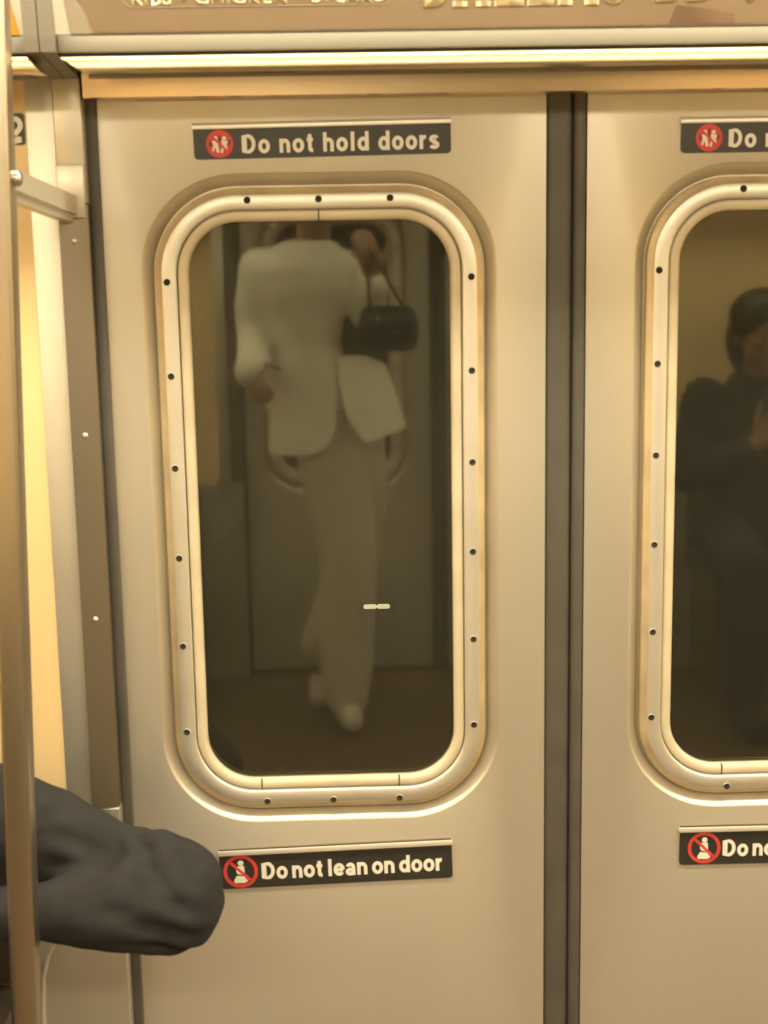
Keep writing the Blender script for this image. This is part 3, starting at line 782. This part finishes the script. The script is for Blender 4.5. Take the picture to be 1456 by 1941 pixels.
# -- dark clothed person seated on the opposite bench, mirrored in the right window
P2 = thing('person', 'person in black seated on opposite bench holding a phone, mirrored in the right window', 'person', (1.315, -2.52, 0.43))
O = Vector(P2.location)
bm = bmesh.new()
chain(bm, [(1.315, -2.55, 0.52, 0.13), (1.315, -2.55, 0.68, 0.115), (1.315, -2.54, 0.88, 0.125), (1.315, -2.53, 0.97, 0.09)], flat=((0, 1, 0), 0.75))
chain(bm, [(1.315, -2.53, 0.98, 0.055), (1.315, -2.50, 1.08, 0.052)])
Pf, _ = head(bm, (1.315, -2.48, 1.165), (0, 1), 0.3)
for sg in (1, -1):
    chain(bm, [(1.315+sg*0.16, -2.54, 0.96, 0.05), (1.315+sg*0.22, -2.50, 0.72, 0.042), (1.315+sg*0.07, -2.28, 0.84, 0.027)])
    hand(bm, (1.315+sg*0.065, -2.275, 0.845), (-sg*0.45, 0.35, 0.8), (sg*0.8, 0.6, 0.1), -sg, 0.7)
    chain(bm, [(1.315+sg*0.10, -2.52, 0.51, 0.075), (1.315+sg*0.13, -2.10, 0.505, 0.058), (1.315+sg*0.12, -2.10, 0.28, 0.05), (1.315+sg*0.12, -2.13, 0.07, 0.038)])
    chain(bm, [(1.315+sg*0.12, -2.13, 0.06, 0.036), (1.315+sg*0.12, -1.98, 0.035, 0.028)])
fuse('body', rel(bm), SKIN, P2, 0.0055, 4)
eyes(lambda a, b, h: Pf(a, b, h) - O, P2)
bm = bmesh.new(); ellipsoid(bm, Pf(-0.018, 0, 0.045), (0.106, 0.106, 0.095)); ellipsoid(bm, Pf(-0.055, 0, -0.04), (0.10, 0.07, 0.13))
fuse('hair', rel(bm), HAIR, P2, 0.006, 3)
bm = bmesh.new()
chain(bm, [(1.315, -2.55, 0.50, 0.165), (1.315, -2.55, 0.68, 0.15), (1.315, -2.54, 0.88, 0.155), (1.315, -2.53, 0.96, 0.11)], flat=((0, 1, 0), 0.75))
for sg in (1, -1): chain(bm, [(1.315+sg*0.16, -2.54, 0.95, 0.075), (1.315+sg*0.22, -2.50, 0.72, 0.065), (1.315+sg*0.085, -2.30, 0.825, 0.045)])
seat_clear(bm, 1)
fuse('coat', rel(bm), DARKCLOTH, P2, 0.007, 6, folds)
bm = bmesh.new()
for sg in (1, -1): chain(bm, [(1.315+sg*0.10, -2.54, 0.515, 0.098), (1.315+sg*0.13, -2.10, 0.508, 0.075), (1.315+sg*0.12, -2.095, 0.28, 0.066), (1.315+sg*0.12, -2.125, 0.11, 0.06)])
seat_clear(bm, 1)
fuse('trousers', rel(bm), JEANS, P2, 0.007, 5)
for sg in (1, -1):
    bm = bmesh.new(); chain(bm, [(1.315+sg*0.12, -2.15, 0.055, 0.048), (1.315+sg*0.12, -2.06, 0.045, 0.042), (1.315+sg*0.12, -1.97, 0.038, 0.034)])
    for v in bm.verts: v.co.z = max(v.co.z, 0.003)
    fuse('shoe', rel(bm), DARKCLOTH, P2, 0.006, 3)
t = thing('phone', 'smartphone held by the seated person in black', 'phone', (1.315, -2.235, 0.885)); t.rotation_euler = (math.radians(35), 0, 0)
bm = box(bmesh.new(), -0.036, 0.036, -0.004, 0.004, 0.0, 0.148, 0.003); obj('phone_case', bm, LEATHER, t)
bm = box(bmesh.new(), -0.032, 0.032, -0.0048, -0.0042, 0.006, 0.142); obj('phone_screen', bm, SCREEN, t, False)

# -- person in ivory jacket, mirrored in the left window
P3 = thing('person', 'person in ivory jacket and pale trousers mirrored in the left door window', 'person', (-0.08, -2.34, 0.0))
O = Vector(P3.location)
bm = bmesh.new()
chain(bm, [(-0.095, -2.36, 0.92, 0.115), (-0.105, -2.36, 1.06, 0.095), (-0.11, -2.36, 1.18, 0.09), (-0.115, -2.36, 1.32, 0.115), (-0.10, -2.37, 1.41, 0.085)], flat=((0, 1, 0), 0.72))
chain(bm, [(-0.085, -2.37, 1.44, 0.052), (-0.075, -2.345, 1.54, 0.050)])
Pf, _ = head(bm, (-0.07, -2.33, 1.635), (0.1, 1), 0.10)
chain(bm, [(-0.245, -2.36, 1.405, 0.048), (-0.262, -2.35, 1.21, 0.038), (-0.262, -2.22, 1.125, 0.026)])
hand(bm, (-0.262, -2.215, 1.122), (0.1, 0.8, -0.5), (-0.6, 0.1, 0.6), 1, 0.6)
chain(bm, [(0.035, -2.36, 1.395, 0.048), (0.075, -2.35, 1.245, 0.040), (0.098, -2.262, 1.36, 0.027)])
hand(bm, (0.099, -2.258, 1.368), (-0.25, 0.12, 1.0), (0.35, 0.9, 0.0), -1, 0.8)
chain(bm, [(-0.05, -2.35, 0.90, 0.085), (0.012, -2.30, 0.50, 0.055), (-0.01, -2.27, 0.27, 0.05), (-0.012, -2.27, 0.09, 0.036)])
chain(bm, [(-0.012, -2.28, 0.065, 0.036), (0.004, -2.17, 0.035, 0.030)])
chain(bm, [(0.02, -2.40, 0.90, 0.085), (0.020, -2.44, 0.50, 0.055), (-0.085, -2.52, 0.10, 0.036)])
chain(bm, [(-0.085, -2.53, 0.065, 0.036), (-0.10, -2.42, 0.032, 0.028)])
fuse('body', rel(bm), SKIN, P3, 0.0055, 4)
eyes(lambda a, b, h: Pf(a, b, h) - O, P3)
bm = bmesh.new(); ellipsoid(bm, Pf(-0.018, 0, 0.045), (0.098, 0.106, 0.095)); ellipsoid(bm, Pf(-0.05, 0, -0.02), (0.085, 0.078, 0.10))
fuse('hair', rel(bm), HAIR, P3, 0.006, 3)
# jacket: fitted body that flares to a curved hem, open below the waist button
NJ = 48
def jring(z, cx, cy, a, b, hem=False):
    pts = []
    for i in range(NJ):
        t = 2*PI*i/NJ
        x = cx + a*math.copysign(abs(math.cos(t))**0.85, math.cos(t)); y = cy + b*math.copysign(abs(math.sin(t))**0.85, math.sin(t))
        pts.append((x, y, z))
    return pts
bm = bmesh.new()
J = [jring(0.98, -0.095, -2.36, 0.150, 0.125), jring(1.06, -0.100, -2.36, 0.122, 0.112), jring(1.15, -0.108, -2.36, 0.100, 0.098), jring(1.24, -0.112, -2.36, 0.118, 0.105),
     jring(1.33, -0.115, -2.36, 0.148, 0.115), jring(1.40, -0.115, -2.365, 0.160, 0.105), jring(1.445, -0.105, -2.37, 0.120, 0.085), jring(1.475, -0.095, -2.37, 0.075, 0.07)]
loft(bm, J)
chain(bm, [(-0.245, -2.365, 1.395, 0.062), (-0.266, -2.35, 1.28, 0.056), (-0.264, -2.345, 1.205, 0.054), (-0.264, -2.25, 1.138, 0.048), (-0.261, -2.195, 1.106, 0.058)])
chain(bm, [(0.025, -2.365, 1.385, 0.062), (0.058, -2.355, 1.30, 0.056), (0.078, -2.35, 1.255, 0.054), (0.092, -2.285, 1.33, 0.046), (0.096, -2.275, 1.345, 0.047)])
fuse('jacket', rel(bm), JACKET, P3, 0.007, 6, lambda p: 0.003*noise.noise(p*14))
# skirt panels of the jacket, thin curved cloth
def panel(pts_top, pts_bot, rows, bulge, name):
    bm = bmesh.new(); n = len(pts_top); g = []
    for j in range(rows+1):
        t = j/rows; row = []
        for i in range(n):
            p = Vector(pts_top[i]).lerp(Vector(pts_bot[i]), t); p.y += bulge*math.sin(PI*t*0.5)
            row.append(p)
        g.append(row)
    F = [[bm.verts.new(p) for p in r] for r in g]; B = [[bm.verts.new(p + Vector((0, -0.006, 0))) for p in r] for r in g]
    for j in range(rows):
        for i in range(n-1):
            bm.faces.new((F[j][i], F[j][i+1], F[j+1][i+1], F[j+1][i])); bm.faces.new((B[j][i+1], B[j][i], B[j+1][i], B[j+1][i+1]))
    for i in range(n-1):
        bm.faces.new((F[0][i+1], F[0][i], B[0][i], B[0][i+1])); bm.faces.new((F[rows][i], F[rows][i+1], B[rows][i+1], B[rows][i]))
    for j in range(rows):
        bm.faces.new((F[j][0], F[j+1][0], B[j+1][0], B[j][0])); bm.faces.new((F[j+1][-1], F[j][-1], B[j][-1], B[j+1][-1]))
    return obj(name, rel(bm), JACKET, P3, True, 60)
front = lambda x, cx, a, b: -2.36 + b*math.sqrt(max(0.02, 1 - ((x-cx)/a)**2))
xs = [-0.207, -0.185, -0.16, -0.13, -0.10, -0.07, -0.045, -0.02]
hem = [0.862, 0.853, 0.850, 0.850, 0.852, 0.860, 0.880, 0.930]
hx = [-0.226, -0.198, -0.17, -0.14, -0.105, -0.07, -0.045, -0.025]
panel([(x, front(x, -0.105, 0.112, 0.104), 1.16) for x in xs], [(x, -2.225 - 0.05*abs(x+0.10), z) for x, z in zip(hx, hem)], 8, 0.012, 'jacket_front')
xs = [-0.022, -0.012, 0.0, 0.004]; 
panel([(-0.022, -2.262, 1.135), (0.020, -2.262, 1.140), (0.075, -2.27, 1.135), (0.128, -2.285, 1.110)],
      [(0.010, -2.215, 0.965), (0.060, -2.210, 0.884), (0.125, -2.230, 0.903), (0.188, -2.255, 0.926)], 8, 0.010, 'jacket_front')
back = [(-0.21 + 0.21*i/7, ) for i in range(8)]
panel([(x[0], -2.36 - 0.095*math.sqrt(max(0.02, 1-((x[0]+0.105)/0.112)**2)), 1.16) for x in back], [(x[0]*1.0, -2.475 + 0.3*abs(x[0]+0.1)**1.5, 0.93) for x in back], 6, -0.01, 'jacket_back')
bm = bmesh.new()
chain(bm, [(-0.080, -2.36, 0.99, 0.118), (-0.045, -2.36, 0.89, 0.125)], flat=((0, 1, 0), 0.75))
chain(bm, [(-0.055, -2.335, 0.90, 0.105), (-0.020, -2.32, 0.68, 0.096), (0.008, -2.30, 0.50, 0.090), (-0.006, -2.285, 0.28, 0.086), (-0.010, -2.275, 0.15, 0.082), (-0.008, -2.265, 0.085, 0.068)])
chain(bm, [(0.020, -2.39, 0.90, 0.105), (0.045, -2.41, 0.66, 0.088), (0.030, -2.44, 0.48, 0.080), (-0.070, -2.51, 0.19, 0.085)])
for v in bm.verts: v.co.z = max(v.co.z, 0.035)
fuse('trousers', rel(bm), TROUSER, P3, 0.007, 6, lambda p: 0.0025*noise.noise(p*9))
for a, b in (((-0.012, -2.29), (0.006, -2.15)), ((-0.085, -2.54), (-0.10, -2.40))):
    bm = bmesh.new(); chain(bm, [(a[0], a[1], 0.050, 0.046), ((a[0]+b[0])/2, (a[1]+b[1])/2, 0.044, 0.042), (b[0], b[1], 0.036, 0.032)])
    for v in bm.verts: v.co.z = max(v.co.z, 0.003)
    fuse('shoe', rel(bm), SHOE, P3, 0.006, 3)
# bag hanging from the raised hand
hb = thing('handbag', 'black handbag hanging from the raised hand of the person in the ivory jacket', 'bag', (0.135, -2.205, 1.155))
bm = bmesh.new()
R = []
for z, k, d in ((0.0, 0.70, 0.8), (0.006, 0.88, 1.0), (0.035, 1.0, 1.05), (0.08, 1.0, 0.95), (0.115, 0.90, 0.7), (0.13, 0.76, 0.45)):
    R.append([(x, y, z) for x, y in rrect(0, 0, 0.088*k, 0.030*d, 0.022*d, 5)])
loft(bm, R); obj('bag_body', bm, LEATHER, hb, True, 60)
bm = bmesh.new(); tube(bm, [(0.05, 0, 0.118), (0.02, -0.005, 0.17), (-0.025, -0.02, 0.25), (-0.045, -0.028, 0.28), (-0.055, -0.026, 0.25), (-0.055, -0.008, 0.17), (-0.05, 0, 0.118)], 0.005, 8); obj('strap', bm, LEATHER, hb)
for x, z in ((-0.03, 0.095), (0.02, 0.055), (0.06, 0.02)):
    bm = bmesh.new(); ellipsoid(bm, (x, 0.032, z), (0.006, 0.004, 0.006), 12); obj('stud', bm, STUD, hb)

# ------------------------------------------------------------------ lamps out in the tunnel, seen low through the left window
t = thing('tunnel_lamp', 'pair of short glowing light bars low behind the left door window', 'lamp', (0.0663, 1.235, 0.645))
bm = box(bmesh.new(), -0.045, 0.045, 0.0, 0.014, -0.012, 0.012, 0.003); obj('lamp_housing', bm, DARK, t)
for x in (-0.0155, 0.0155):
    bm = bmesh.new(); capsule(bm, (x-0.010, -0.004, 0), (x+0.010, -0.004, 0), 0.0055, 0.0055); obj('lamp_tube', bm, TUNNELLIGHT, t)
